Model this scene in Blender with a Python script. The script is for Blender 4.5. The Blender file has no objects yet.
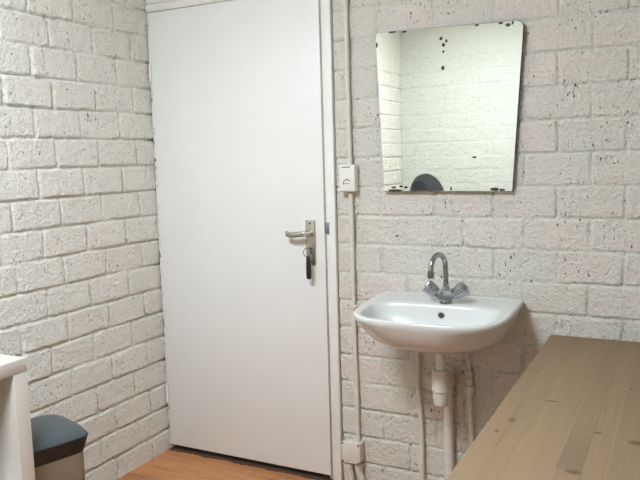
import bpy, bmesh, math, random
import numpy as np
from mathutils import Vector, Matrix
random.seed(7)
PI = math.pi
C = bpy.context.scene.collection
RX, RY, RZ = 3.30, -3.28, 2.60       # room: x 0..RX, y RY..0, z 0..RZ

# ---------------------------------------------------------------- materials
def newmat(name):
    m = bpy.data.materials.new(name); m.use_nodes = True
    nt = m.node_tree; b = nt.nodes['Principled BSDF']
    return m, nt, b
def rgb(r, g, b):
    f = lambda c: ((c / 255.0) / 12.92) if c / 255.0 <= 0.04045 else (((c / 255.0) + 0.055) / 1.055) ** 2.4
    return (f(r), f(g), f(b), 1)
def noise(nt, vec, scale, detail=2, rough=.5):
    n = nt.nodes.new('ShaderNodeTexNoise'); n.inputs['Scale'].default_value = scale
    n.inputs['Detail'].default_value = detail; n.inputs['Roughness'].default_value = rough
    if vec: nt.links.new(vec, n.inputs['Vector'])
    return n.outputs['Fac']
def ramp(nt, fac, a, b, ca=(0, 0, 0, 1), cb=(1, 1, 1, 1)):
    r = nt.nodes.new('ShaderNodeValToRGB'); e = r.color_ramp.elements
    e[0].position = a; e[1].position = b; e[0].color = ca; e[1].color = cb
    nt.links.new(fac, r.inputs['Fac']); return r.outputs['Color']
def mix(nt, fac, a, b, mode='MIX'):
    n = nt.nodes.new('ShaderNodeMix'); n.data_type = 'RGBA'; n.blend_type = mode
    for s, v in ((0, fac), (6, a), (7, b)):
        if hasattr(v, 'links') or isinstance(v, bpy.types.NodeSocket): nt.links.new(v, n.inputs[s])
        else: n.inputs[s].default_value = v
    return n.outputs[2]
def mth(nt, op, a, b=None, c=None):
    n = nt.nodes.new('ShaderNodeMath'); n.operation = op
    for i, v in enumerate((a, b, c)):
        if v is None: continue
        if isinstance(v, bpy.types.NodeSocket): nt.links.new(v, n.inputs[i])
        else: n.inputs[i].default_value = v
    return n.outputs[0]
def mapped(nt, scale=(1, 1, 1), loc=(0, 0, 0), world=True):
    if world: o = nt.nodes.new('ShaderNodeNewGeometry').outputs['Position']
    else: o = nt.nodes.new('ShaderNodeTexCoord').outputs['Object']
    m = nt.nodes.new('ShaderNodeMapping'); m.inputs['Scale'].default_value = scale; m.inputs['Location'].default_value = loc
    nt.links.new(o, m.inputs['Vector']); return m.outputs['Vector']
def bump(nt, b, h, strength, dist=.002):
    n = nt.nodes.new('ShaderNodeBump'); n.inputs['Strength'].default_value = strength; n.inputs['Distance'].default_value = dist
    nt.links.new(h, n.inputs['Height']); nt.links.new(n.outputs['Normal'], b.inputs['Normal'])

def simple(name, col, rough=.5, metal=0, var=.04, vs=20, bs=0, bscale=120, coat=0):
    m, nt, b = newmat(name)
    v = mapped(nt)
    f = noise(nt, v, vs, 3)
    c = mix(nt, ramp(nt, f, .3, .7), tuple(x * (1 - var) for x in col[:3]) + (1,), tuple(min(1, x * (1 + var)) for x in col[:3]) + (1,))
    nt.links.new(c, b.inputs['Base Color'])
    b.inputs['Roughness'].default_value = rough; b.inputs['Metallic'].default_value = metal
    if coat: b.inputs['Coat Weight'].default_value = coat; b.inputs['Coat Roughness'].default_value = .08
    if bs: bump(nt, b, noise(nt, v, bscale, 3), bs, .002)
    return m

def brick_paint(name, stretch, col, pink, pit=.655, dens=1.0):
    """white masonry paint: pitted, a little chalky, with holes where the brick shows"""
    m, nt, b = newmat(name)
    v = mapped(nt); vs = mapped(nt, stretch)
    tone = ramp(nt, noise(nt, v, 3.2, 3), .35, .65)
    at = nt.nodes.new('ShaderNodeAttribute'); at.attribute_name = 'brick_tone'
    tone = mth(nt, 'MULTIPLY', at.outputs['Fac'], mth(nt, 'ADD', .45, mth(nt, 'MULTIPLY', tone, .55)))
    base = mix(nt, tone, col, pink)
    fine = ramp(nt, noise(nt, v, 130, 3, .65), .3, .6)
    base = mix(nt, .16, base, fine, 'MULTIPLY')
    n1 = noise(nt, vs, 96, 2.4, .55)
    clus = ramp(nt, noise(nt, v, 9.0, 2), .36, .62)
    n2 = mth(nt, 'ADD', n1, mth(nt, 'MULTIPLY', clus, .075 * dens))
    pits = ramp(nt, n2, pit + .10, pit + .135)
    base = mix(nt, pits, base, rgb(62, 54, 46))
    nt.links.new(base, b.inputs['Base Color'])
    b.inputs['Roughness'].default_value = .62
    h = mth(nt, 'ADD', mth(nt, 'MULTIPLY', noise(nt, v, 75, 4, .62), 1.0), mth(nt, 'MULTIPLY', noise(nt, v, 26, 2), .8))
    h = mth(nt, 'ADD', h, mth(nt, 'MULTIPLY', noise(nt, v, 190, 3, .6), .7))
    h = mth(nt, 'SUBTRACT', h, mth(nt, 'MULTIPLY', pits, 1.2))
    bump(nt, b, h, 1.0, .0095)
    return m

WHITE = rgb(228, 224, 214)
M = {}
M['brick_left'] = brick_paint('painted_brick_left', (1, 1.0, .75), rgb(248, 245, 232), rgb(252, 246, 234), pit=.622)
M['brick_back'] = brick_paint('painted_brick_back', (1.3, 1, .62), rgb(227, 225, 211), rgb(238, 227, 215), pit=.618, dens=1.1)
M['brick_far'] = brick_paint('painted_brick_far', (1, 1, 1), rgb(218, 219, 208), rgb(221, 220, 209), pit=.70)
M['ceiling'] = simple('ceiling_paint', rgb(240, 238, 232), .8)
M['door'] = simple('door_paint', rgb(232, 231, 225), .42, var=.015, vs=4, bs=.08, bscale=60)
M['frame'] = simple('frame_paint', rgb(232, 230, 222), .45, var=.02, vs=9)
def chipped():
    m, nt, b = newmat('chipped_paint')
    f = ramp(nt, noise(nt, mapped(nt, (30, 30, 9)), 3.0, 2, .6), .60, .63)
    nt.links.new(mix(nt, f, rgb(228, 226, 218), rgb(48, 42, 34)), b.inputs['Base Color']); b.inputs['Roughness'].default_value = .5
    return m
M['chipped'] = chipped()
M['pipe'] = simple('pipe_paint', rgb(216, 209, 194), .5, var=.05, vs=30, bs=.3, bscale=90)
M['plastic'] = simple('plastic_white', rgb(226, 223, 212), .4, var=.02)
M['ceramic'] = simple('ceramic_white', rgb(212, 213, 208), .24, var=.006, vs=3, coat=.25)
M['chrome'] = simple('chrome', rgb(170, 174, 178), .16, 1, var=.02)
M['satin'] = simple('satin_nickel', rgb(186, 181, 170), .34, 1, var=.05, vs=60)
M['zinc'] = simple('zinc_plate', rgb(140, 142, 146), .5, .8, var=.1)
M['black'] = simple('black_plastic', rgb(24, 24, 25), .45)
M['dark'] = simple('dark_gap', rgb(40, 35, 30), .8)
M['strip'] = simple('worn_floor_edge', rgb(92, 70, 54), .7, var=.3, vs=60)
M['lid'] = simple('lid_plastic', rgb(78, 88, 90), .42, var=.06, vs=9)
M['lid_side'] = simple('lid_rim_plastic', rgb(26, 32, 36), .36)
M['bin'] = simple('bin_body', rgb(140, 127, 107), .45, .0, var=.03)
M['shelf'] = simple('shelf_foil', rgb(212, 206, 195), .4, var=.01)
M['seat'] = simple('chair_fabric', rgb(16, 20, 21), .7, bs=.3, bscale=300)
M['shell'] = simple('chair_shell', rgb(62, 62, 61), .3, var=.1, vs=8)

# mirror glass with blind spots where the silver has gone
def mirror_mat():
    m, nt, b = newmat('mirror_glass')
    P = nt.nodes.new('ShaderNodeNewGeometry').outputs['Position']
    s = nt.nodes.new('ShaderNodeSeparateXYZ'); nt.links.new(P, s.inputs[0])
    X, Z = s.outputs[0], s.outputs[2]
    jit = mth(nt, 'MULTIPLY', mth(nt, 'SUBTRACT', noise(nt, P, 160, 2), .5), 1.6)
    tot = None
    for (x, z, rx, rz) in SPOTS:
        d = mth(nt, 'ADD', mth(nt, 'POWER', mth(nt, 'MULTIPLY', mth(nt, 'SUBTRACT', X, x), 1 / rx), 2.0),
                mth(nt, 'POWER', mth(nt, 'MULTIPLY', mth(nt, 'SUBTRACT', Z, z), 1 / rz), 2.0))
        k = mth(nt, 'LESS_THAN', mth(nt, 'ADD', d, jit), 1.0)
        tot = k if tot is None else mth(nt, 'MAXIMUM', tot, k)
    nt.links.new(mix(nt, tot, rgb(246, 248, 240), rgb(50, 46, 38)), b.inputs['Base Color'])
    nt.links.new(mth(nt, 'SUBTRACT', 1.0, tot), b.inputs['Metallic'])
    nt.links.new(mth(nt, 'ADD', .015, mth(nt, 'MULTIPLY', tot, .6)), b.inputs['Roughness'])
    return m
SPOTS = [(1.378, 1.799, .006, .006), (1.387, 1.776, .006, .007), (1.398, 1.789, .004, .006), (1.386, 1.752, .004, .005), (1.384, 1.694, .006, .008),
         (1.19, 1.842, .017, .004), (1.235, 1.838, .010, .004), (1.62, 1.822, .009, .006), (1.636, 1.828, .004, .008), (1.595, 1.831, .008, .004), (1.51, 1.833, .006, .004),
         (1.185, 1.258, .010, .004), (1.215, 1.262, .008, .004), (1.235, 1.258, .007, .005), (1.19, 1.247, .03, .004), (1.575, 1.249, .016, .006), (1.60, 1.247, .012, .004),
         (1.412, 1.253, .003, .008), (1.50, 1.366, .010, .003), (1.125, 1.80, .004, .01)]
M['mirror'] = mirror_mat()

def table_mat():
    m, nt, b = newmat('stained_pine_board')
    P = nt.nodes.new('ShaderNodeNewGeometry').outputs['Position']
    s = nt.nodes.new('ShaderNodeSeparateXYZ'); nt.links.new(P, s.inputs[0])
    X, Y = s.outputs[0], s.outputs[1]
    grain = noise(nt, mapped(nt, (60, 1.6, 1)), 2.2, 4, .6)
    big = noise(nt, mapped(nt, (9, .7, 1)), 1.5, 2)
    wv = nt.nodes.new('ShaderNodeTexWave'); wv.inputs['Scale'].default_value = 18; wv.inputs['Distortion'].default_value = 5
    wv.inputs['Detail'].default_value = 2; nt.links.new(mapped(nt, (1.6, .12, 1)), wv.inputs['Vector'])
    col = mix(nt, ramp(nt, grain, .15, .9), rgb(136, 113, 86), rgb(155, 130, 100))
    col = mix(nt, mth(nt, 'MULTIPLY', ramp(nt, big, .35, .65), .35), col, rgb(131, 108, 84))
    col = mix(nt, mth(nt, 'MULTIPLY', ramp(nt, wv.outputs['Fac'], .2, .9), .10), col, rgb(114, 92, 69))
    # staves: one tone for each glued-up board
    edges = [1.772, 1.866, 1.963, 2.014, 2.061, 2.155, 2.25, 2.345, 2.44, 2.56]
    tones = [.12, .0, .22, .05, .3, .1, .35, .0, .2]
    for i in range(len(tones)):
        inx = mth(nt, 'MULTIPLY', mth(nt, 'GREATER_THAN', X, edges[i]), mth(nt, 'LESS_THAN', X, edges[i + 1]))
        col = mix(nt, mth(nt, 'MULTIPLY', inx, tones[i]), col, rgb(127, 104, 81))
        if i:
            ln = mth(nt, 'LESS_THAN', mth(nt, 'ABSOLUTE', mth(nt, 'SUBTRACT', X, edges[i])), .0011)
            col = mix(nt, mth(nt, 'MULTIPLY', ln, .35), col, rgb(106, 85, 65) if i % 2 else rgb(165, 139, 108))
    # the short dark stave that ends at a finger joint
    inx = mth(nt, 'MULTIPLY', mth(nt, 'GREATER_THAN', X, 1.963), mth(nt, 'LESS_THAN', X, 2.014))
    iny = mth(nt, 'MULTIPLY', mth(nt, 'GREATER_THAN', Y, -1.135), ramp(nt, mth(nt, 'ADD', Y, 1.8), .72, 1.05, (1, 1, 1, 1), (0, 0, 0, 1)))
    col = mix(nt, mth(nt, 'MULTIPLY', mth(nt, 'MULTIPLY', inx, iny), .55), col, rgb(114, 94, 76))
    knots = [(1.824, -.899, .007, .016, 0), (1.826, -.899, .013, .03, 1), (1.807, -.983, .006, .012, 0), (1.891, -.723, .024, .006, 0), (2.023, -.904, .012, .008, 0),
             (2.105, -.932, .02, .016, 0), (1.807, -.474, .006, .008, 0), (2.07, -.545, .006, .008, 0), (2.0, -1.14, .02, .012, 0), (2.3, -.7, .01, .016, 0), (1.822, -.80, .003, .10, 1), (1.825, -1.02, .003, .09, 1)]
    for (x, y, rx, ry, soft) in knots:
        d = mth(nt, 'ADD', mth(nt, 'POWER', mth(nt, 'MULTIPLY', mth(nt, 'SUBTRACT', X, x), 1 / rx), 2.0),
                mth(nt, 'POWER', mth(nt, 'MULTIPLY', mth(nt, 'SUBTRACT', Y, y), 1 / ry), 2.0))
        k = ramp(nt, mth(nt, 'ADD', d, mth(nt, 'MULTIPLY', mth(nt, 'SUBTRACT', noise(nt, P, 90, 2), .5), .9)), .3, 1.0, (1, 1, 1, 1), (0, 0, 0, 1))
        col = mix(nt, mth(nt, 'MULTIPLY', k, .32 if soft else .75), col, rgb(89, 69, 52))
    nt.links.new(col, b.inputs['Base Color']); b.inputs['Roughness'].default_value = .68; b.inputs['Specular IOR Level'].default_value = .3
    bump(nt, b, grain, .12, .001)
    return m
M['table'] = table_mat()

def floor_mat():
    m, nt, b = newmat('laminate_planks')
    v = mapped(nt)
    br = nt.nodes.new('ShaderNodeTexBrick'); nt.links.new(mapped(nt, (1, 1, 1), (.69, .195, 0)), br.inputs['Vector'])
    br.inputs['Scale'].default_value = 1; br.inputs['Brick Width'].default_value = .60; br.inputs['Row Height'].default_value = .095
    br.inputs['Mortar Size'].default_value = .0012; br.inputs['Bias'].default_value = 0
    br.inputs['Color1'].default_value = rgb(204, 140, 90); br.inputs['Color2'].default_value = rgb(150, 92, 56); br.inputs['Mortar'].default_value = rgb(96, 58, 34)
    g = noise(nt, mapped(nt, (2.2, 30, 1)), 2.4, 5, .65)
    col = mix(nt, mth(nt, 'MULTIPLY', ramp(nt, g, .42, .75), .55), br.outputs['Color'], rgb(112, 66, 38))
    col = mix(nt, mth(nt, 'MULTIPLY', ramp(nt, noise(nt, mapped(nt, (1, 5, 1)), 5, 3), .4, .7), .3), col, rgb(206, 148, 100))
    nt.links.new(col, b.inputs['Base Color']); b.inputs['Roughness'].default_value = .4
    return m
M['floor'] = floor_mat()

def lamp_mat(power):
    m, nt, b = newmat('lamp_diffuser')
    b.inputs['Base Color'].default_value = (.9, .9, .9, 1)
    b.inputs['Emission Color'].default_value = (.79, .885, 1.0, 1); b.inputs['Emission Strength'].default_value = power
    return m

# ---------------------------------------------------------------- mesh helpers
def tag(o, label=None, cat=None, group=None, kind=None):
    if label: o['label'] = label
    if cat: o['category'] = cat
    if group: o['group'] = group
    if kind: o['kind'] = kind
    return o
def link(name, bm, mats, parent=None, smooth=True, ang=40, root_origin=True):
    bmesh.ops.recalc_face_normals(bm, faces=bm.faces)
    me = bpy.data.meshes.new(name)
    off = Vector((0, 0, 0))
    if parent is None and root_origin:
        xs = [v.co for v in bm.verts]
        off = Vector(((min(c.x for c in xs) + max(c.x for c in xs)) / 2, (min(c.y for c in xs) + max(c.y for c in xs)) / 2, min(c.z for c in xs)))
        bmesh.ops.translate(bm, verts=bm.verts, vec=-off)
    bm.to_mesh(me); bm.free()
    if not isinstance(mats, (list, tuple)): mats = [mats]
    for m in mats: me.materials.append(m)
    if smooth:
        me.polygons.foreach_set('use_smooth', [True] * len(me.polygons))
        me.set_sharp_from_angle(angle=math.radians(ang))
    o = bpy.data.objects.new(name, me); C.objects.link(o)
    if parent is None: o.location = off
    else:
        o.parent = parent
        w = Vector((0, 0, 0)); q = parent
        while q: w += q.location; q = q.parent
        o.location = -w
    return o
def thing(name, loc, label, cat, group=None):
    o = bpy.data.objects.new(name, None); C.objects.link(o); o.location = loc; o.empty_display_size = .05
    return tag(o, label, cat, group)
def new(): return bmesh.new()
def box(bm, x0, x1, y0, y1, z0, z1, bev=0, seg=2):
    r = bmesh.ops.create_cube(bm, size=1)
    for v in r['verts']:
        v.co = Vector(((x0 + x1) / 2 + v.co.x * (x1 - x0), (y0 + y1) / 2 + v.co.y * (y1 - y0), (z0 + z1) / 2 + v.co.z * (z1 - z0)))
    if bev:
        es = {e for v in r['verts'] for e in v.link_edges}
        bmesh.ops.bevel(bm, geom=list(es), offset=bev, segments=seg, affect='EDGES', profile=.5)
    return bm
def prism(bm, poly, axis, a, b, bev=0):
    """poly in the two other axes, extruded from a to b along axis"""
    def mk(p, t):
        return {'x': (t, p[0], p[1]), 'y': (p[0], t, p[1]), 'z': (p[0], p[1], t)}[axis]
    A = [bm.verts.new(mk(p, a)) for p in poly]; B = [bm.verts.new(mk(p, b)) for p in poly]
    n = len(poly); fs = [bm.faces.new(A), bm.faces.new(B[::-1])]
    for i in range(n): fs.append(bm.faces.new((A[i], A[(i + 1) % n], B[(i + 1) % n], B[i])))
    if bev:
        bmesh.ops.bevel(bm, geom=list(fs[0].edges) + list(fs[1].edges), offset=bev, segments=2, affect='EDGES', profile=.5)
    return bm
def rings(bm, rs, cap0=True, cap1=True):
    V = [[bm.verts.new(p) for p in r] for r in rs]; n = len(rs[0])
    for a, b in zip(V, V[1:]):
        for i in range(n): bm.faces.new((a[i], a[(i + 1) % n], b[(i + 1) % n], b[i]))
    if cap0: bm.faces.new(V[0])
    if cap1: bm.faces.new(V[-1][::-1])
    return bm
def smoothpath(pts, n=6):
    P = [Vector(p) for p in pts]; out = []
    Q = [P[0] * 2 - P[1]] + P + [P[-1] * 2 - P[-2]]
    for i in range(1, len(Q) - 2):
        for k in range(n):
            t = k / n
            out.append(.5 * ((2 * Q[i]) + (-Q[i - 1] + Q[i + 1]) * t + (2 * Q[i - 1] - 5 * Q[i] + 4 * Q[i + 1] - Q[i + 2]) * t * t + (-Q[i - 1] + 3 * Q[i] - 3 * Q[i + 1] + Q[i + 2]) * t ** 3))
    out.append(P[-1]); return out
def tube(bm, pts, r, seg=16, wob=0):
    pts = [Vector(p) for p in pts]; rs = []
    up = None
    for i, p in enumerate(pts):
        d = (pts[min(i + 1, len(pts) - 1)] - pts[max(i - 1, 0)]).normalized()
        if up is None:
            up = Vector((0, 0, 1)) if abs(d.z) < .9 else Vector((1, 0, 0))
        a = (up - d * up.dot(d)).normalized(); b = d.cross(a); up = a
        rr = r[i] if isinstance(r, (list, tuple)) else r
        rr *= 1 + wob * random.uniform(-1, 1)
        rs.append([p + a * math.cos(2 * PI * k / seg) * rr + b * math.sin(2 * PI * k / seg) * rr for k in range(seg)])
    return rings(bm, rs)
def lathe(bm, prof, org=(0, 0, 0), axis=(0, 0, 1), seg=24):
    """prof: (radius, height) along axis"""
    ax = Vector(axis).normalized(); a = ax.orthogonal().normalized(); b = ax.cross(a); o = Vector(org)
    return rings(bm, [[o + ax * h + (a * math.cos(2 * PI * k / seg) + b * math.sin(2 * PI * k / seg)) * max(r, 1e-4) for k in range(seg)] for r, h in prof])
def sup(cx, cy, hx, hy, z, n=5, N=48, zf=None):
    out = []
    for k in range(N):
        t = 2 * PI * k / N; c, s = math.cos(t), math.sin(t)
        x = cx + hx * math.copysign(abs(c) ** (2 / n), c); y = cy + hy * math.copysign(abs(s) ** (2 / n), s)
        out.append(Vector((x, y, z if zf is None else zf(x, y))))
    return out

# ---------------------------------------------------------------- brick walls as real relief
def vnoise(x, y, seed):
    rs = np.random.RandomState(seed); T = rs.rand(256, 256)
    xi = np.floor(x).astype(int); yi = np.floor(y).astype(int); fx = x - xi; fy = y - yi
    fx = fx * fx * (3 - 2 * fx); fy = fy * fy * (3 - 2 * fy)
    g = lambda a, b: T[a % 256, b % 256]
    return (g(xi, yi) * (1 - fx) + g(xi + 1, yi) * fx) * (1 - fy) + (g(xi, yi + 1) * (1 - fx) + g(xi + 1, yi + 1) * fx) * fy - .5
def relief(u, z, z0, c, L, off_even, off_odd, depth, joint, seed):
    """height out of the wall plane (0 = brick face, negative = joint)"""
    U, Z = np.meshgrid(u, z)
    rz = (z0 - (Z + .0035 * vnoise(U * 7, Z * 9, seed))) / c
    row = np.floor(rz).astype(int); fz = rz - row
    off = np.where(row % 2 == 0, off_even, off_odd)
    ru = (U + .006 * vnoise(U * 12 + 31, Z * 14, seed + 1) - off) / L
    col = np.floor(ru).astype(int); fu = ru - col
    dz = np.minimum(fz, 1 - fz) * c; du = np.minimum(fu, 1 - fu) * L
    R = .010
    qx = np.maximum(R + joint / 2 - du, 0); qz = np.maximum(R + joint / 2 - dz, 0)
    d = np.where((qx > 0) & (qz > 0), R - np.hypot(qx, qz), np.minimum(du, dz) - joint / 2)
    d = d + .0045 * vnoise(U * 55, Z * 55, seed + 2)
    t = np.clip((d + .002) / .0052, 0, 1); t = t * t * (3 - 2 * t)
    rs = np.random.RandomState(seed + 5); T = rs.rand(97, 89)
    per = T[row % 97, col % 89]; per2 = T[(row * 3 + 7) % 97, (col * 5 + 3) % 89]
    face = (per - .5) * .0032 + (fz - .5) * (per2 - .5) * .006
    h = t * face + (t - 1) * depth * (.7 + .9 * vnoise(U * 9, Z * 11, seed + 3))
    h += .0016 * vnoise(U * 40, Z * 40, seed + 6) + .0016 * vnoise(U * 90, Z * 75, seed + 7) + .0022 * vnoise(U * 17, Z * 19, seed + 8)
    return h, t * (.35 + .65 * per)
def wall(name, u, z, toworld, ht, mat, backbox):
    h, tone = ht
    nu, nz = len(u), len(z); U, Z = np.meshgrid(u, z)
    co = toworld(U.ravel(), h.ravel(), Z.ravel()).astype(np.float32)
    idx = np.arange(nu * nz).reshape(nz, nu)
    q = np.stack([idx[:-1, :-1], idx[:-1, 1:], idx[1:, 1:], idx[1:, :-1]], -1).reshape(-1, 4)
    x0, x1, y0, y1, z0, z1 = backbox
    bx = np.array([(a, b, c) for a in (x0, x1) for b in (y0, y1) for c in (z0, z1)], np.float32)
    n = len(co)
    fb = np.array([(0, 1, 3, 2), (4, 6, 7, 5), (0, 4, 5, 1), (2, 3, 7, 6), (0, 2, 6, 4), (1, 5, 7, 3)]) + n
    co = np.vstack([co, bx]); q = np.vstack([q, fb])
    me = bpy.data.meshes.new(name)
    me.vertices.add(len(co)); me.vertices.foreach_set('co', co.ravel())
    me.loops.add(q.size); me.loops.foreach_set('vertex_index', q.ravel().astype(np.int32))
    me.polygons.add(len(q)); me.polygons.foreach_set('loop_start', np.arange(0, q.size, 4, dtype=np.int32))
    sm = np.ones(len(q), bool); sm[-6:] = False
    me.polygons.foreach_set('use_smooth', sm)
    me.update()
    at = me.attributes.new('brick_tone', 'FLOAT', 'POINT'); at.data.foreach_set('value', np.append(tone.ravel(), np.zeros(8)).astype(np.float32))
    me.materials.append(mat)
    o = bpy.data.objects.new(name, me); C.objects.link(o); o['kind'] = 'structure'
    return o
def rng(*seg):
    out = []
    for a, b, s in seg: out.append(np.arange(a, b - s * .3, s))
    return np.append(np.concatenate(out), seg[-1][1])

CO = .1151
# left wall (x = 0), u = -y
u = rng((0, 1.35, .0045), (1.35, 2.7, .014), (2.7, 3.28, .008)); z = rng((0, 2.12, .0045), (2.12, RZ, .03))
h = relief(u, z, 1.9417, CO, .228, .1216, .2176, .0140, .0098, 11)
wall('wall_left', u, z, lambda U, H, Z: np.stack([H, -U, Z], -1), h, M['brick_left'], (-.14, -.016, RY - .14, .10, -.02, RZ))
# back wall (y = 0), right of the door frame
DX = .929
u = rng((DX, 2.30, .0045), (2.30, RX, .03)); z = rng((0, 2.05, .0045), (2.05, RZ, .02))
h = relief(u, z, 1.8342, CO, .223, .113, .003, .0105, .0085, 41)
wall('wall_back', u, z, lambda U, H, Z: np.stack([U, -H, Z], -1), h, M['brick_back'], (DX + .002, RX + .14, .014, .14, -.02, RZ))
# wall behind the camera, seen in the mirror
u = rng((0, 1.8, .008), (1.8, RX, .03)); z = rng((0, .9, .03), (.9, RZ, .008))
h = relief(u, z, 1.9417, CO, .228, .1, .214, .0045, .009, 71)
wall('wall_front', u, z, lambda U, H, Z: np.stack([U, RY + H, Z], -1), h, M['brick_far'], (-.14, RX + .14, RY - .14, RY - .014, -.02, RZ))
u = rng((0, 3.28, .016)); z = rng((0, RZ, .016))
h = relief(u, z, 1.9417, CO, .228, .1, .214, .0060, .012, 91)
wall('wall_right', u, z, lambda U, H, Z: np.stack([RX - H, -U, Z], -1), h, M['brick_far'], (RX + .014, RX + .14, RY - .14, .14, -.02, RZ))

b = new(); box(b, -.14, RX + .14, RY - .14, .5, -.06, 0); tag(link('floor', b, M['floor'], smooth=False), kind='structure')
b = new(); box(b, -.14, RX + .14, RY - .14, .5, RZ, RZ + .06); tag(link('ceiling', b, M['ceiling'], smooth=False), kind='structure')
b = new(); box(b, -.14, DX, .09, .5, 2.10, RZ); box(b, -.14, DX, .004, .09, 2.105, RZ)
tag(link('trim_1', b, M['frame'], smooth=False), kind='structure')      # plain panel above the door
# worn strip where the laminate stops short of the door
b = new()
pts = []; n = 46
for i in range(n + 1): pts.append((.012 + i * (.93 - .012) / n - .01, -.016 + random.uniform(-.003, .004) - .004 * math.sin(i * .7)))
poly = pts + [(.92, .05), (.002, .05)]
prism(b, poly, 'z', .0005, .0035)
tag(link('trim_2', b, M['strip'], smooth=False), kind='structure')

# ---------------------------------------------------------------- door
door = bpy.data.objects.new('door_1', None); C.objects.link(door); door.location = (.44, 0, 0); door['kind'] = 'structure'
YD = -.014
b = new(); box(b, .016, .8750, YD, YD + .04, .030, 2.0470, .003); leaf = link('door_leaf', b, M['door'], door)
b = new()
box(b, .8840, .925, -.016, .06, .006, 2.083, .004); box(b, .8605, .886, .006, .06, .006, 2.06, .001)
box(b, .0035, .925, -.016, .06, 2.049, 2.083, .004); box(b, .0035, .925, -.010, .06, 2.085, 2.104, .003)
frame = link('door_frame', b, M['frame'], door)
b = new(); box(b, .0035, .0125, -.010, .06, .006, 2.0485, .002); link('hinge_jamb', b, M['chipped'], door)
b = new(); box(b, .8800, .8985, -.0185, -.0120, 1.068, 1.117, .001); link('strike_plate', b, M['zinc'], frame)
for zc in (1.782, .283):
    b = new(); lathe(b, [(.002, -.042), (.0062, -.040), (.0062, -.0135), (.0054, -.013), (.0062, -.0125), (.0062, .0125), (.0054, .013), (.0062, .0135), (.0062, .040), (.002, .042)], (.0145, -.0195, zc), (0, 0, 1), 14)
    link('hinge', b, M['frame'], door)
# handle plate, lever
b = new(); box(b, .7905, .8340, YD - .009, YD, .938, 1.124, .0035, 3); plate = link('handle_plate', b, M['satin'], door)
for zz in (1.112, .950):
    b = new(); lathe(b, [(.0038, -.001), (.0038, .0016), (.001, .002)], (.8122, YD - .009, zz), (0, -1, 0), 12); link('screw', b, M['black'], plate)
b = new()
lathe(b, [(.0115, 0), (.0115, .012), (.0095, .014), (.0095, .036), (.0085, .044)], (.8125, YD - .009, 1.070), (0, -1, 0), 20)
path = smoothpath([(.815, -.052, 1.070), (.799, -.060, 1.071), (.769, -.062, 1.068), (.744, -.061, 1.066), (.725, -.058, 1.069), (.715, -.053, 1.071)], 5)
n = len(path); rs = []
for i, p in enumerate(path):
    w = .0115 if i > 3 else .010; t = .0058 if i < n - 2 else .004
    d = (path[min(i + 1, n - 1)] - path[max(i - 1, 0)]).normalized(); s = Vector((0, 0, 1)); o_ = d.cross(s).normalized()
    rs.append([p + s * w * math.copysign(abs(math.cos(a)) ** .6, math.cos(a)) + o_ * t * math.copysign(abs(math.sin(a)) ** .8, math.sin(a)) for a in [2 * PI * k / 16 for k in range(16)]])
rings(b, rs)
link('lever', b, M['satin'], plate)
b = new(); prism(b, [(.8085 + 0, .985), (.8165, .985), (.8165, 1.000)] + [(.8125 + .0065 * math.cos(a), 1.005 + .0065 * math.sin(a)) for a in [(-.3 + k * (PI + .6) / 10) for k in range(11)]] + [(.8085, 1.0)], 'y', YD - .0098, YD - .008)
link('keyhole', b, M['black'], plate)

# key in the lock with its fob
kx, kz = .8165, 1.003
key = thing('key', (kx, -.05, .90), 'key left in the door lock with a long black fob hanging from its ring', 'key')
b = new(); box(b, kx - .0015, kx + .0015, -.040, YD - .0096, kz - .004, kz + .004, .0006)
prism(b, [(-.046 + .0115 * math.cos(a), kz + .0125 * math.sin(a)) for a in [2 * PI * k / 20 for k in range(20)]], 'x', kx - .0013, kx + .0013, .0004)
link('key_blade', b, M['satin'], key)
b = new(); tube(b, [(kx - .004 + .0160 * math.cos(a) * .8 - .002, -.0545 + .004 * math.cos(a), kz - .008 + .0165 * math.sin(a)) for a in [2 * PI * k / 24 for k in range(25)]], .0017, 8); link('key_ring', b, M['chrome'], key)
b = new()
prism(b, [(kx - .007, kz - .026), (kx + .001, kz - .022), (kx + .008, kz - .028), (kx + .0125, kz - .085), (kx + .012, kz - .112), (kx + .008, kz - .119), (kx - .005, kz - .119), (kx - .009, kz - .110), (kx - .0085, kz - .07)], 'y', -.0585, -.0515, .0012)
link('key_fob', b, M['black'], key)

# ---------------------------------------------------------------- mirror
poly = []
def corner(x, z, r, a0, a1, n=7):
    return [(x + r * math.cos(math.radians(a0 + (a1 - a0) * k / (n - 1))), z + r * math.sin(math.radians(a0 + (a1 - a0) * k / (n - 1)))) for k in range(n)]
poly += [(1.145, 1.243), (1.1455, 1.243)][:1]
poly += [(1.6365, 1.2415)]
poly += corner(1.6755 - .0265, 1.8335 - .024, .024, 3, 88)
poly += corner(1.1195 + .015, 1.8455 - .0145, .0145, 92, 176)
t = thing('mirror', (1.4, -.02, 1.24), 'frameless wall mirror tapering downwards with blackened edge spots, above the washbasin', 'mirror')
b = new(); prism(b, poly, 'y', -.0190, -.0245, .0012)
g = link('glass', b, [M['mirror']], t, ang=15)
b = new(); cxm, czm = 1.395, 1.545
prism(b, [((x - cxm) * 1.004 + cxm, (z_ - czm) * 1.0045 + czm) for x, z_ in poly], 'y', -.0135, -.0190)
link('backing', b, M['dark'], t, smooth=False)
for x in (1.20, 1.58):
    for zz in (1.38, 1.70):
        b = new(); box(b, x - .015, x + .015, -.0135, .004, zz, zz + .03); link('spacer', b, M['plastic'], t, smooth=False)

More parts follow.
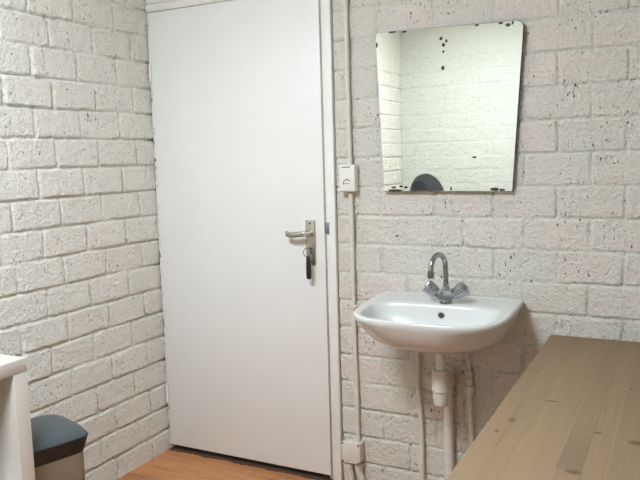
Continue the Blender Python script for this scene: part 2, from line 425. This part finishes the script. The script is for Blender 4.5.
# ---------------------------------------------------------------- surface wiring
YP = -.0135
t = thing('conduit_pipe', (.997, YP, 1.345), 'thin white-painted conduit running up the wall from the socket box to the ceiling', 'pipe', 'surface conduits on the brick wall')
b = new(); tube(b, [(.989, YP, RZ - .002), (.990, YP, 2.2), (.9925, YP, 1.97), (.9935, YP, 1.7), (.995, YP, 1.5), (.997, YP, 1.3455)], .0098, 14, .02); link('tube', b, M['pipe'], t)
t = thing('conduit_pipe', (1.0, YP, .22), 'thin white-painted conduit between the socket box and the lower junction box', 'pipe', 'surface conduits on the brick wall')
b = new(); tube(b, [(.997, YP, 1.236), (.998, YP, 1.0), (.9985, YP, .8), (1.0, YP, .6), (1.004, YP, .4), (1.004, YP, .2205)], .0098, 14, .02); link('tube', b, M['pipe'], t)
for zc in (.777,):
    b = new(); box(b, .9815, 1.0165, -.0262, -.004, zc - .008, zc + .004, .003); box(b, .972, 1.028, -.010, .002, zc - .007, zc + .003, .002)
    link('pipe_clip', b, M['pipe'], t)
    for x in (.976, 1.024):
        b = new(); lathe(b, [(.0035, 0), (.0035, .003), (.001, .004)], (x, -.010, zc - .002), (0, -1, 0), 10); link('screw', b, M['dark'], t)
# socket box
t = thing('socket_box', (.997, -.02, 1.24), 'small white surface-mounted socket box beside the door frame, level with the bottom of the mirror', 'socket')
b = new(); box(b, .958, 1.029, -.043, -.003, 1.2425, 1.349, .007, 3); hb = link('housing', b, M['plastic'], t)
b = new()
cx_, cz_, r0 = .994, 1.276, .0165
n = 18; outer = [(cx_ + r0 * math.cos(a), cz_ + r0 * math.sin(a)) for a in [math.radians(35 + k * 165 / n) for k in range(n + 1)]]
inner = [(cx_ + (r0 - .0028) * math.cos(a), cz_ + (r0 - .0028) * math.sin(a)) for a in [math.radians(35 + k * 165 / n) for k in range(n + 1)]]
prism(b, outer + inner[::-1], 'y', -.0425, -.0436)
for dx in (-.008, 0, .008): lathe(b, [(.0024, -.0005), (.0024, .0006)], (cx_ + dx, -.043, cz_ - .001), (0, -1, 0), 10)
link('socket_mark', b, M['black'], t)
b = new(); box(b, .974, 1.010, -.0445, -.0425, 1.3385, 1.3415); link('slot', b, M['dark'], t, smooth=False)
# lower junction box
t = thing('junction_box', (.98, -.03, .11), 'square white-painted junction box low on the wall beside the door frame', 'box')
b = new(); box(b, .949, 1.028, -.048, -.002, .124, .209, .004, 2); hb = link('housing', b, M['pipe'], t)
b = new(); box(b, .946, 1.031, -.056, -.049, .121, .212, .004, 2); cv = link('cover', b, M['pipe'], t)
for x in (.953, 1.024):
    for zz in (.128, .205):
        b = new(); lathe(b, [(.0040, 0), (.0040, .0015), (.001, .002)], (x, -.056, zz), (0, -1, 0), 10); link('screw', b, M['dark'], t)
b = new(); lathe(b, [(.014, 0), (.014, .006), (.0115, .010)], (1.004, -.020, .2095), (0, 0, 1), 16); link('gland', b, M['pipe'], t)
for (xa, xb, w, lab) in ((.968, .974, .0155, 'lumpy painted pipe leaving the junction box, nearer the door frame'), (1.010, 1.022, .0135, 'lumpy painted pipe leaving the junction box on the side away from the door')):
    t = thing('wiring_pipe', (xb, -.022, 0), lab, 'pipe', 'pipes below the junction box')
    b = new(); pts = smoothpath([(xa, -.026, .115), (xa + .001, -.026, .08), (xb, -.022, .045), (xb, -.021, .001)], 5)
    tube(b, pts, w, 14, .10); link('tube', b, M['pipe'], t)
    b = new(); tube(b, [(xa, -.026, .1125), (xa, -.026, .094)], w * 1.3, 14); tube(b, [(xa + .001, -.026, .084), (xa + .002, -.025, .078)], w * 1.2, 14); link('gland', b, M['pipe'], t)

# ---------------------------------------------------------------- washbasin
SX = 1.404
def basin_ring(hw, yf, yb, z, nf=2.9, nb=9, N=96, cx=SX):
    yc = (yf + yb) / 2 + .10 * (yb - yf); out = []
    for k in range(N):
        t_ = 2 * PI * k / N; c, s = math.cos(t_), math.sin(t_)
        if s < 0: x = cx + hw * math.copysign(abs(c) ** (2 / nf), c); y = yc + (yf - yc) * abs(s) ** (2 / nf)
        else: x = cx + hw * math.copysign(abs(c) ** (2 / nb), c); y = yc + (yb - yc) * abs(s) ** (2 / nb)
        zz = z(x, y) if callable(z) else z
        out.append(Vector((x, y, zz)))
    return out
def rim(d):
    def f(x, y):
        k = min(1, max(0, (y + .38) / .34)); return .832 + .017 * k * k * (3 - 2 * k) + d
    return f
YB = -.006
sink = thing('washbasin', (SX, -.2, .67), 'white ceramic washbasin fixed to the painted brick wall under the mirror', 'sink')
b = new()
R = [basin_ring(.055, -.255, -.13, .702, 2.2, 2.4), basin_ring(.125, -.310, -.08, .704, 2.3, 3.0),
     basin_ring(.186, -.352, -.03, .713, 2.4, 4), basin_ring(.228, -.384, YB, .732, 2.6, 6), basin_ring(.251, -.408, YB, .757, 2.7, 8),
     basin_ring(.263, -.424, YB, rim(-.046), 2.8, 12), basin_ring(.269, -.434, YB, rim(-.028), 3.2, 16), basin_ring(.2745, -.4395, YB, rim(-.014), 3.3, 20), basin_ring(.2745, -.440, YB, rim(-.005), 3.3, 20),
     basin_ring(.2715, -.438, YB - .001, rim(-.0015), 3.3, 20), basin_ring(.268, -.435, YB - .004, rim(0), 3.3, 20),
     basin_ring(.2625, -.4300, -.010, rim(.000), 3.3, 16), basin_ring(.2575, -.4250, -.016, rim(-.002), 3.3, 12), basin_ring(.2535, -.4215, -.024, rim(-.0030), 3.3, 9), basin_ring(.2490, -.4190, -.045, rim(-.0035), 3.3, 7),
     basin_ring(.2420, -.4170, -.140, rim(-.0030), 3.2, 4.5), basin_ring(.2395, -.4155, -.156, rim(-.0030), 3.2, 4), basin_ring(.2375, -.4145, -.161, rim(-.0050), 3.2, 4), basin_ring(.2345, -.412, -.165, rim(-.014), 3.1, 3.9),
     basin_ring(.228, -.403, -.172, .806, 3, 3.8), basin_ring(.212, -.385, -.182, .775, 2.8, 3.6), basin_ring(.180, -.355, -.195, .752, 2.6, 3.2), basin_ring(.130, -.32, -.207, .738, 2.4, 2.8), basin_ring(.08, -.29, -.218, .731, 2.2, 2.4), basin_ring(.03, -.258, -.238, .728, 2, 2)]
rings(b, R)
bowl = link('bowl', b, M['ceramic'], sink, ang=70)
b = new()
oc = Vector((1.417, -.1735, .804)); on = Vector((0, -1, .28)).normalized()
lathe(b, [(.0125, -.004), (.0125, .0015), (.0105, .0028), (.0090, .0018)], oc, on, 24); link('overflow_ring', b, M['satin'], bowl)
b = new(); lathe(b, [(.0088, .0006), (.0088, .0024), (.001, .0024)], oc, on, 24); link('overflow_hole', b, M['black'], bowl)
b = new(); lathe(b, [(.031, .726), (.031, .7305), (.024, .732), (.018, .728)], (1.404, -.247, 0), (0, 0, 1), 28); link('drain', b, M['chrome'], bowl)
b = new(); lathe(b, [(.040, .692), (.040, .7010), (.03, .7013)], (1.420, -.198, 0), (0, 0, 1), 28); link('waste_flange', b, M['plastic'], bowl)

# mixer tap
fx, fy, fz = 1.424, -.135, .8418
tap = thing('mixer_tap', (fx, fy, fz), 'chrome swan-neck mixer tap with two ribbed knobs on the washbasin', 'tap')
b = new(); lathe(b, [(.024, 0), (.024, .005), (.020, .008), (.017, .012), (.017, .030), (.016, .045), (.0135, .052), (.0125, .062), (.010, .064)], (fx, fy, fz), (0, 0, 1), 28)
prism(b, [(fx - .030, fz + .044), (fx - .041, fz + .030), (fx - .013, fz + .007), (fx + .013, fz + .007), (fx + .041, fz + .030), (fx + .030, fz + .044), (fx + .017, fz + .052), (fx - .017, fz + .052)], 'y', fy - .019, fy + .015, .004)
link('tap_body', b, M['chrome'], tap)
for s in (-1, 1):
    ax = Vector((s * .80, -.16, .62)).normalized(); o_ = Vector((fx + s * .026, fy - .002, fz + .029))
    b = new(); seg = 40; prof = [(.012, 0), (.012, .009), (.019, .011), (.022, .016), (.0245, .034), (.0255, .052), (.0235, .057), (.008, .0585)]
    a_ = ax.orthogonal().normalized(); c_ = ax.cross(a_)
    rr = []
    for r, hh in prof:
        rr.append([o_ + ax * hh + (a_ * math.cos(2 * PI * k / seg) + c_ * math.sin(2 * PI * k / seg)) * r * (1 - (.09 if (k % 5 == 0 and r > .015) else 0)) for k in range(seg)])
    rings(b, rr); kn = link('knob', b, M['chrome'], tap)
    b = new(); lathe(b, [(.0085, .0580), (.0085, .0600), (.001, .0605)], o_, ax, 16); link('knob_cap', b, M['zinc'], kn)
b = new()
base = Vector((fx, fy, fz + .058)); pts = [base, base + Vector((0, 0, .035)), base + Vector((-.001, -.001, .070))]
Rr = .050; c0 = base + Vector((-.001, -.001, .076)); dirv = Vector((-.24, -1, 0)).normalized()
for k in range(13):
    a = PI * k / 12 * 1.03
    pts.append(c0 + dirv * (Rr - Rr * math.cos(a)) + Vector((0, 0, Rr * math.sin(a))))
pts.append(pts[-1] + Vector((0, 0, -.010)))
tube(b, pts, .0096, 18); link('spout', b, M['chrome'], tap)
b = new(); e = pts[-1]; lathe(b, [(.0105, .012), (.0125, .010), (.0125, -.010), (.0115, -.0135), (.006, -.0135)], e, (0, 0, 1), 22); link('aerator', b, M['chrome'], tap)

# bottle trap under the basin
tx, ty = 1.421, -.198
trap = thing('bottle_trap', (tx, ty, .46), 'white plastic bottle trap hanging under the washbasin', 'drain trap')
b = new(); lathe(b, [(.0165, .595), (.0165, .6915), (.015, .6918)], (tx, ty, 0), (0, 0, 1), 24); link('tailpipe', b, M['plastic'], trap)
b = new(); lathe(b, [(.018, .612), (.028, .610), (.0295, .606), (.0295, .594), (.0275, .590), (.030, .576), (.0315, .545), (.033, .543), (.033, .533), (.028, .530)], (tx, ty, 0), (0, 0, 1), 28); link('trap_body', b, M['pipe'], trap)
b = new(); lathe(b, [(.028, .5295), (.0285, .527), (.028, .515), (.026, .487), (.023, .481), (.008, .480)], (tx, ty, 0), (0, 0, 1), 28); link('trap_cup', b, M['pipe'], trap)
b = new(); tube(b, [(tx - .002, ty + .034, .556), (1.410, -.12, .556), (1.399, -.055, .556)], .0165, 18); lathe(b, [(.0215, -.010), (.0215, .014), (.018, .016)], (tx - .003, ty + .047, .556), (-.02, 1, 0), 20)
link('outlet_pipe', b, M['pipe'], trap)
# waste pipe down the wall
waste = thing('waste_pipe', (1.395, -.026, 0), 'thick white-painted waste pipe running down the wall behind the bottle trap', 'pipe')
b = new(); tube(b, smoothpath([(1.3965, -.045, .556), (1.3965, -.034, .556), (1.396, -.028, .540), (1.396, -.027, .515), (1.396, -.027, .40), (1.398, -.027, .20), (1.398, -.027, .001)], 5), .0195, 20, .006); link('tube', b, M['pipe'], waste)
b = new(); lathe(b, [(.0235, .50), (.0275, .502), (.0275, .535), (.025, .54)], (1.396, -.027, 0), (0, 0, 1), 24); lathe(b, [(.0275, -.056), (.0275, -.050), (.0235, -.048)], (1.3965, 0, .556), (0, 1, 0), 24); link('socket_collar', b, M['pipe'], waste)
# supply pipes
t = thing('supply_pipe', (1.2790, -.018, 0), 'thin painted water pipe with an elbow, left of the bottle trap', 'pipe', 'water pipes under the washbasin')
b = new(); tube(b, smoothpath([(1.3290, -.05, .634), (1.2990, -.030, .628), (1.2770, -.020, .622), (1.2700, -.018, .605), (1.2710, -.018, .55), (1.2730, -.018, .48), (1.2830, -.018, .33), (1.2850, -.018, .22), (1.2850, -.018, .10), (1.2880, -.018, .001)], 5), .0085, 14, .10); link('tube', b, M['pipe'], t)
b = new(); lathe(b, [(.0115, .545), (.0118, .548), (.0118, .585), (.0100, .59)], (1.2708, -.018, 0), (0, 0, 1), 8); link('pipe_union', b, M['pipe'], t)
b = new()
for zc in (.135, .16): tube(b, [(1.2850, -.018, zc - .006), (1.2850, -.018, zc + .006)], .0105, 12)
link('pipe_clip', b, M['pipe'], t)
t = thing('supply_pipe', (1.483, -.018, 0), 'thin painted water pipe with a stop valve, between the bottle trap and the table', 'pipe', 'water pipes under the washbasin')
b = new(); tube(b, smoothpath([(1.478, -.018, .475), (1.481, -.018, .38), (1.486, -.018, .25), (1.483, -.018, .12), (1.484, -.018, .001)], 5), .0092, 14, .04); link('tube', b, M['pipe'], t)
b = new(); lathe(b, [(.010, 0), (.0185, .002), (.0185, .034), (.0115, .037), (.0115, .044), (.0155, .046), (.0155, .061), (.010, .064), (.0100, .073), (.0135, .075), (.0135, .090), (.007, .094)], (1.478, -.0185, .470), (0, 0, 1), 12); link('stop_valve', b, M['pipe'], t)
b = new(); tube(b, smoothpath([(1.4755, -.0185, .556), (1.472, -.019, .59), (1.465, -.021, .625), (1.460, -.022, .66), (1.458, -.023, .700)], 5), .0062, 12); link('hose', b, M['pipe'], t)

# ---------------------------------------------------------------- table
TX0, TX1, TY0, TY1, TZ = 1.7725, 2.56, -1.62, -.012, .7275
t = thing('table', ((TX0 + TX1) / 2, (TY0 + TY1) / 2, 0), 'greyish-brown stained pine table with knots, its short end against the brick wall', 'table')
b = new(); box(b, TX0, TX1, TY0, TY1, TZ - .028, TZ, .0022, 2); link('tabletop', b, M['table'], t)
b = new()
for (x0, x1, y0, y1) in ((TX0 + .07, TX1 - .07, TY0 + .05, TY0 + .07), (TX0 + .07, TX1 - .07, TY1 - .07, TY1 - .05), (TX0 + .05, TX0 + .07, TY0 + .07, TY1 - .07), (TX1 - .07, TX1 - .05, TY0 + .07, TY1 - .07)):
    box(b, x0, x1, y0, y1, TZ - .115, TZ - .0285, .001)
link('apron', b, M['table'], t)
for x in (TX0 + .045, TX1 - .045):
    for y in (TY0 + .045, TY1 - .045):
        b = new(); box(b, x - .025, x + .025, y - .025, y + .025, 0, TZ - .0285, .003); link('leg', b, M['table'], t)

# ---------------------------------------------------------------- white cube shelf
SF, SB, SY1, SY0, ST = .395, .008, -1.122, -1.892, .7935
t = thing('shelf_unit', (SF / 2, (SY0 + SY1) / 2, 0), 'white open cube shelf unit against the left brick wall at the edge of the photo', 'shelf unit')
b = new(); box(b, SB, SF, SY0, SY1, ST - .043, ST, .0015); link('top_board', b, M['shelf'], t)
b = new(); box(b, SB, SF, SY0, SY1, 0, .043, .0015); link('bottom_board', b, M['shelf'], t)
for (y0, y1) in ((SY1 - .050, SY1), (SY0, SY0 + .050)):
    b = new(); box(b, SB, SF, y0, y1, .0435, ST - .0435, .001); link('side_panel', b, M['shelf'], t)
ym = (SY0 + SY1) / 2; zm = ST / 2
b = new(); box(b, SB + .01, SF - .002, ym - .008, ym + .008, .0435, ST - .0435, .001); link('divider', b, M['shelf'], t)
for (y0, y1) in ((SY0 + .0505, ym - .0085), (ym + .0085, SY1 - .0505)):
    b = new(); box(b, SB + .01, SF - .002, y0, y1, zm - .008, zm + .008, .001); link('shelf', b, M['shelf'], t)

# ---------------------------------------------------------------- waste bin
bx_, by_ = .222, -.955
t = thing('pedal_bin', (bx_, by_, 0), 'beige waste bin with a domed dark blue-grey lid between the shelf unit and the door', 'bin')
HX, HY = .122, .116
BR = Matrix.Rotation(math.radians(-17), 4, 'Z'); BP = Vector((bx_, by_, 0))
def binr(bm):
    for v in bm.verts: v.co = BR @ (v.co - BP) + BP
    return bm
b = new(); rings(b, [sup(bx_, by_, HX - .004, HY - .004, 0, 7), sup(bx_, by_, HX, HY, .006, 7), sup(bx_, by_, HX, HY, .396, 7), sup(bx_, by_, HX - .003, HY - .003, .398, 7)]); link('bin_body', binr(b), M['bin'], t)
b = new(); rings(b, [sup(bx_, by_, HX + .001, HY + .001, .3985, 7), sup(bx_, by_, HX + .004, HY + .004, .406, 7), sup(bx_, by_, HX + .010, HY + .013, .428, 6), sup(bx_, by_, HX + .015, HY + .021, .452, 5.5), sup(bx_, by_, HX + .013, HY + .018, .454, 5.5)]); rimo = link('lid_rim', binr(b), M['lid_side'], t, ang=35)
b = new(); rings(b, [sup(bx_, by_, HX + .012, HY + .017, .4542, 5.5), sup(bx_, by_, HX + .011, HY + .016, .458, 5.5), sup(bx_, by_, HX + .002, HY + .006, .474, 4.5), sup(bx_, by_, HX - .015, HY - .014, .483, 4), sup(bx_, by_, HX - .05, HY - .05, .490, 3.5), sup(bx_, by_, .02, .02, .493, 3)]); link('lid', binr(b), M['lid'], t, ang=60)

# ---------------------------------------------------------------- chair behind, seen in the mirror
hx_, hy_ = .60, -2.44
t = thing('office_chair', (hx_, hy_, 0), 'dark office chair with a rounded back, seen only in the mirror', 'chair')
t.rotation_euler = (0, 0, 0)
rot = Matrix.Rotation(math.radians(132), 4, 'Z'); piv = Vector((hx_, hy_, 0))
def turn(bm):
    for v in bm.verts: v.co = rot @ (v.co - piv) + piv
    return bm
def shell(bm, W, H, zc, y0, th, curve, n=2.3, sh=0, dx=0):
    N, K = 48, 12; fr = []; bk = []
    for lst, sgn in ((fr, 0), (bk, 1)):
        for k in range(K + 1):
            s = k / K; s2 = s if k < K else 1
            ring = []
            for j in range(N):
                a = 2 * PI * j / N; c, sn = math.cos(a), math.sin(a)
                x = W * s2 * math.copysign(abs(c) ** (2 / n), c); zz = H * s2 * math.copysign(abs(sn) ** (2 / n), sn)
                y = y0 - curve * (x / W) ** 2 - .05 * ((zz / H) + .2) ** 2 * 0 + (th * math.sqrt(max(0, 1 - s ** 4)) if sgn else 0)
                ring.append(Vector((hx_ + x + dx, hy_ + y + .10 * (zz / H) * .5, zc + zz + sh * x)))
            lst.append(ring)
    rs = fr[1:] + bk[1:-1][::-1]
    return rings(bm, rs)
b = new(); shell(b, .165, .30, .935, .21, .05, .05, sh=-.22); turn(b); link('backrest', b, M['shell'], t, ang=60)
b = new(); shell(b, .095, .235, .955, .175, .03, .02, dx=.045); turn(b); link('back_cushion', b, M['seat'], t, ang=60)
b = new(); rings(b, [sup(hx_, hy_, .20, .20, .425, 4), sup(hx_, hy_, .235, .235, .435, 4), sup(hx_, hy_, .24, .24, .465, 4), sup(hx_, hy_, .225, .225, .49, 4), sup(hx_, hy_, .15, .15, .497, 3)]); turn(b); link('seat', b, M['seat'], t, ang=60)
b = new(); tube(b, smoothpath([(hx_, hy_ + .05, .40), (hx_, hy_ + .20, .41), (hx_, hy_ + .262, .46), (hx_, hy_ + .258, .56), (hx_, hy_ + .252, .70)], 5), .02, 12); turn(b); link('back_bracket', b, M['black'], t)
b = new(); lathe(b, [(.028, .10), (.028, .26), (.018, .262), (.018, .40), (.07, .402), (.07, .424)], (hx_, hy_, 0), (0, 0, 1), 20); link('gas_column', b, M['black'], t)
b = new()
for k in range(5):
    a = 2 * PI * k / 5 + .3; d = Vector((math.cos(a), math.sin(a), 0))
    tube(b, [piv + Vector((0, 0, .105)) + d * .01, piv + Vector((0, 0, .10)) + d * .12, piv + Vector((0, 0, .075)) + d * .245], [.024, .02, .014], 10)
link('star_base', b, M['black'], t)
for k in range(5):
    a = 2 * PI * k / 5 + .3; d = Vector((math.cos(a), math.sin(a), 0)); c = piv + d * .235 + Vector((0, 0, .0275)); s = d.cross(Vector((0, 0, 1)))
    b = new(); lathe(b, [(.02, -.022), (.0272, -.018), (.0272, -.004), (.015, -.003), (.015, .003), (.0272, .004), (.0272, .018), (.02, .022)], c, s, 18); link('caster', b, M['black'], t)

# ---------------------------------------------------------------- ceiling lamps
LAMPS = [(.98, -2.0, 17.0, 'square white ceiling lamp panel lighting the whole room')]
for (x, y, pw, lab) in LAMPS:
    t = thing('ceiling_lamp', (x, y, RZ), lab, 'ceiling light')
    b = new(); box(b, x - .32, x + .32, y - .32, y + .32, RZ - .045, RZ - .0005, .004); link('lamp_housing', b, M['frame'], t)
    b = new(); box(b, x - .30, x + .30, y - .30, y + .30, RZ - .052, RZ - .0455, .002); link('diffuser', b, lamp_mat(pw), t)

# ---------------------------------------------------------------- world, camera, view
w = bpy.data.worlds.new('world'); bpy.context.scene.world = w; w.use_nodes = True
w.node_tree.nodes['Background'].inputs[0].default_value = (.05, .05, .05, 1); w.node_tree.nodes['Background'].inputs[1].default_value = .3

f, cx, cy, cz, yaw, pit, rol = 711.73, 2.1872, -2.604, 1.3787, .4757, .1147, -.0277
fwd = Vector((-math.sin(yaw) * math.cos(pit), math.cos(yaw) * math.cos(pit), -math.sin(pit)))
r = Vector((math.cos(yaw), math.sin(yaw), 0)); up = r.cross(fwd)
r2 = math.cos(rol) * r + math.sin(rol) * up; u2 = -math.sin(rol) * r + math.cos(rol) * up
cam = bpy.data.cameras.new('camera'); co = bpy.data.objects.new('camera', cam); C.objects.link(co)
mw = Matrix((r2, u2, -fwd)).transposed().to_4x4(); mw.translation = Vector((cx, cy, cz)); co.matrix_world = mw
cam.sensor_width = 36; cam.lens = f / 640 * 36; cam.clip_start = .02
sc = bpy.context.scene; sc.camera = co
sc.view_settings.view_transform = 'Standard'; sc.view_settings.look = 'None'; sc.view_settings.gamma = 1
sc.view_settings.exposure = 2.02; sc.view_settings.use_curve_mapping = False
